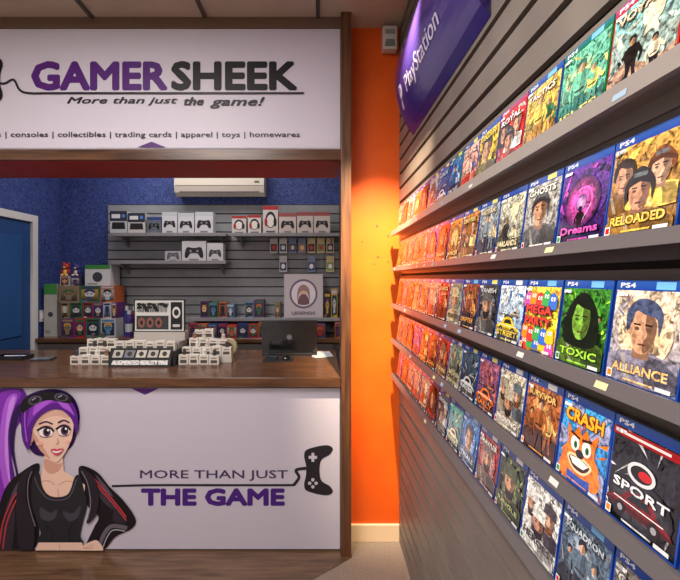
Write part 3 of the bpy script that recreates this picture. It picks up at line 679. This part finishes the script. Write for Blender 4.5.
def pinbox(x,y,z,w=.07,h=.062,d=.04,fig=True):
    h*=R.uniform(.95,1.15)
    M.box(x,x+w,y,y+d,z,z+h,PRINT,C(222,216,208)); A=bart(M,x,x+w,z,z+h,y)
    A.rect(.16,.84,.14,.5,C(90,80,76)); A.rect(.22,.78,.66,.8,C(150,130,120))
    if fig:  # little standing figure on the carton
        c=C(*R.choice(((226,222,216),(200,190,180),(70,60,56),(150,110,84),(60,60,70)))); cx,cy=x+w*.5,y+d*.5; zz=z+h
        M.cyl((cx,cy,zz),(cx,cy,zz+.02),.013,.009,seg=8,col=c); M.ell((cx,cy,zz+.031),(.015,.013,.014),MATTE,c,10,6)
        for q in (-1,1): M.ell((cx+q*.014,cy,zz+.013),(.004,.004,.009),MATTE,c,6,4)
for (y,z,xs,n) in ((2.84,ZT,-1.82,4),(2.91,ZT+.05,-1.80,4),(2.98,ZT+.10,-1.78,3),(2.84,ZT,-1.03,4),(2.91,ZT+.05,-1.03,5),(2.98,ZT+.10,-1.0,4),(3.05,ZT+.16,-.98,2)):
    if z>ZT: M.box(xs-.005,xs+.074*n,y-.002,y+.05,ZT,z,MATTE,C(200,194,188))
    for i in range(n): pinbox(xs+.074*i,y,z,fig=(i+int(y*100))%3!=0)
for i in range(6): pinbox(xa+.0+.074*i,2.85,ZT+.10,fig=False)
M.obj('pin_display_stand')
M=MB(); lx0,lx1=ex(262,3.15),ex(317,3.15)
M.box(lx0,lx1,3.15,3.40,ZT,ZT+.02,GLOSS,C(40,40,44)); M.box(lx0+.03,lx1-.03,3.2,3.3,ZT+.02,ZT+.022,MATTE,C(20,20,22))
M.obox((lx0,3.16,ZT+.02),(lx1-lx0,0,0),(0,-.05,.27),(0,.01,.002),GLOSS,C(18,18,22))
M.obox((lx0+.015,3.1705,ZT+.04),(lx1-lx0-.03,0,0),(0,-.042,.228),(0,.001,.0003),GLOSS,C(10,14,24))
A=Art(M,(lx0,3.16,ZT+.02),(lx1-lx0,0,0),(0,-.05,.27),Vector((0,-1,-.18)),GLOSS,.0005); A.ell(.5,.5,.05,.08,C(110,110,118),16)
M.cyl((lx0+.04,3.158,ZT+.018),(lx1-.04,3.158,ZT+.018),.007,seg=10,col=C(20,20,22))
M.obj('laptop',bevel=.002)
M=MB(); cx=ex(280,3.0)
M.box(cx-.12,cx+.1,2.93,3.06,ZT,ZT+.008,MATTE,C(24,24,28)); M.ell((cx+.05,2.99,ZT+.016),(.032,.05,.017),GLOSS,C(16,16,18)); M.box(cx-.1,cx-.02,2.95,3.03,ZT+.008,ZT+.025,GLOSS,C(34,34,40)); M.box(cx-.09,cx-.03,2.99,3.02,ZT+.025,ZT+.026,GLOSS,C(70,90,110))
M.obj('mouse_and_card_reader')
M=MB(); tx=ex(229,3.2)
M.ring((tx,ZT+.068),.068,.068,3.17,3.21,.03,mat=MATTE,col=C(200,186,150)); M.ring((tx,ZT+.068),.04,.04,3.168,3.212,.006,mat=MATTE,col=C(150,120,80)); M.obj('tape_roll')
M=MB(); M.obox((-.06,3.1,ZT+.001),(.17,.02,0),(-.03,.22,0),(0,0,.003),MATTE,C(200,200,206)); M.obox((-.04,3.05,ZT+.004),(.15,.05,0),(-.04,.16,0),(0,0,.002),MATTE,C(180,186,194)); M.obj('paper_sheets')
M=MB(); px=ex(14,3.05)
M.box(px-.12,px+.12,2.98,3.1,ZT,ZT+.01,GLOSS,C(30,30,34))
for a in ((px-.12,px-.11,2.98,3.1),(px+.11,px+.12,2.98,3.1),(px-.11,px+.11,2.98,2.988),(px-.11,px+.11,3.092,3.1)): M.box(*a,ZT+.01,ZT+.03,GLOSS,C(30,30,34))
M.cyl((px-.08,3.02,ZT+.018),(px+.07,3.05,ZT+.018),.005,seg=8,col=C(60,90,180)); M.cyl((px-.08,3.06,ZT+.018),(px+.08,3.07,ZT+.018),.005,seg=8,col=C(220,220,220))
M.obj('pen_tray')
M=MB(); px=ex(44,3.0); M.obox((px-.08,2.94,ZT+.0005),(.15,.03,0),(-.02,.1,0),(0,0,.012),GLOSS,C(46,46,52)); M.obox((px-.07,2.945,ZT+.0125),(.13,.026,0),(-.018,.085,0),(0,0,.001),GLOSS,C(90,100,120)); M.obj('tablet')

# ------------------------------------------------------------------ lights
def area(name,loc,size,sy,power,col=(1,1,1),rot=(0,0,0)):
    l=bpy.data.lights.new(name,'AREA'); l.shape='RECTANGLE'; l.size=size; l.size_y=sy; l.energy=power; l.color=col
    o=bpy.data.objects.new(name,l); o.location=loc; o.rotation_euler=rot; scene.collection.objects.link(o); return o
area('ceiling_light_panel',(-1.2,.6,3.39),1.1,1.1,78,(1,.95,.90))
area('ceiling_light_panel',(-1.2,-1.4,3.39),1.1,1.1,66,(1,.93,.87))
area('ceiling_light_panel',(-1.3,3.5,3.38),1.6,.5,29,(1,.95,.90))
def spot(name,loc,tgt,power,ang,blend,col,r=.06):
    l=bpy.data.lights.new(name,'SPOT'); l.energy=power; l.spot_size=math.radians(ang); l.spot_blend=blend; l.color=col; l.shadow_soft_size=r
    o=bpy.data.objects.new(name,l); o.location=loc
    o.rotation_euler=(Vector(tgt)-Vector(loc)).to_track_quat('-Z','Y').to_euler(); scene.collection.objects.link(o)
spot('added_case_spot',(.26,1.5,3.35),(.45,2.6,1.55),1350,38,1.0,(1,.80,.52),.03)
spot('added_case_spot',(-1.0,.3,3.35),(.5,1.1,1.6),170,56,1.0,(1,.9,.76))  # added fill spot, brightens and warms the game cases; not a known fixture
w=bpy.data.worlds.new('World'); scene.world=w; w.use_nodes=True
w.node_tree.nodes['Background'].inputs[0].default_value=(.6,.6,.65,1); w.node_tree.nodes['Background'].inputs[1].default_value=.15

# ------------------------------------------------------------------ camera
cam=bpy.data.cameras.new('camera'); co=bpy.data.objects.new('camera',cam); scene.collection.objects.link(co)
cam.sensor_fit='HORIZONTAL'; cam.sensor_width=36; cam.lens=36*F/680
cam.shift_x=20/680; cam.shift_y=-12/680; cam.clip_start=.02
co.location=(0,0,CZ); co.rotation_euler=(math.pi/2,0,0)
scene.camera=co
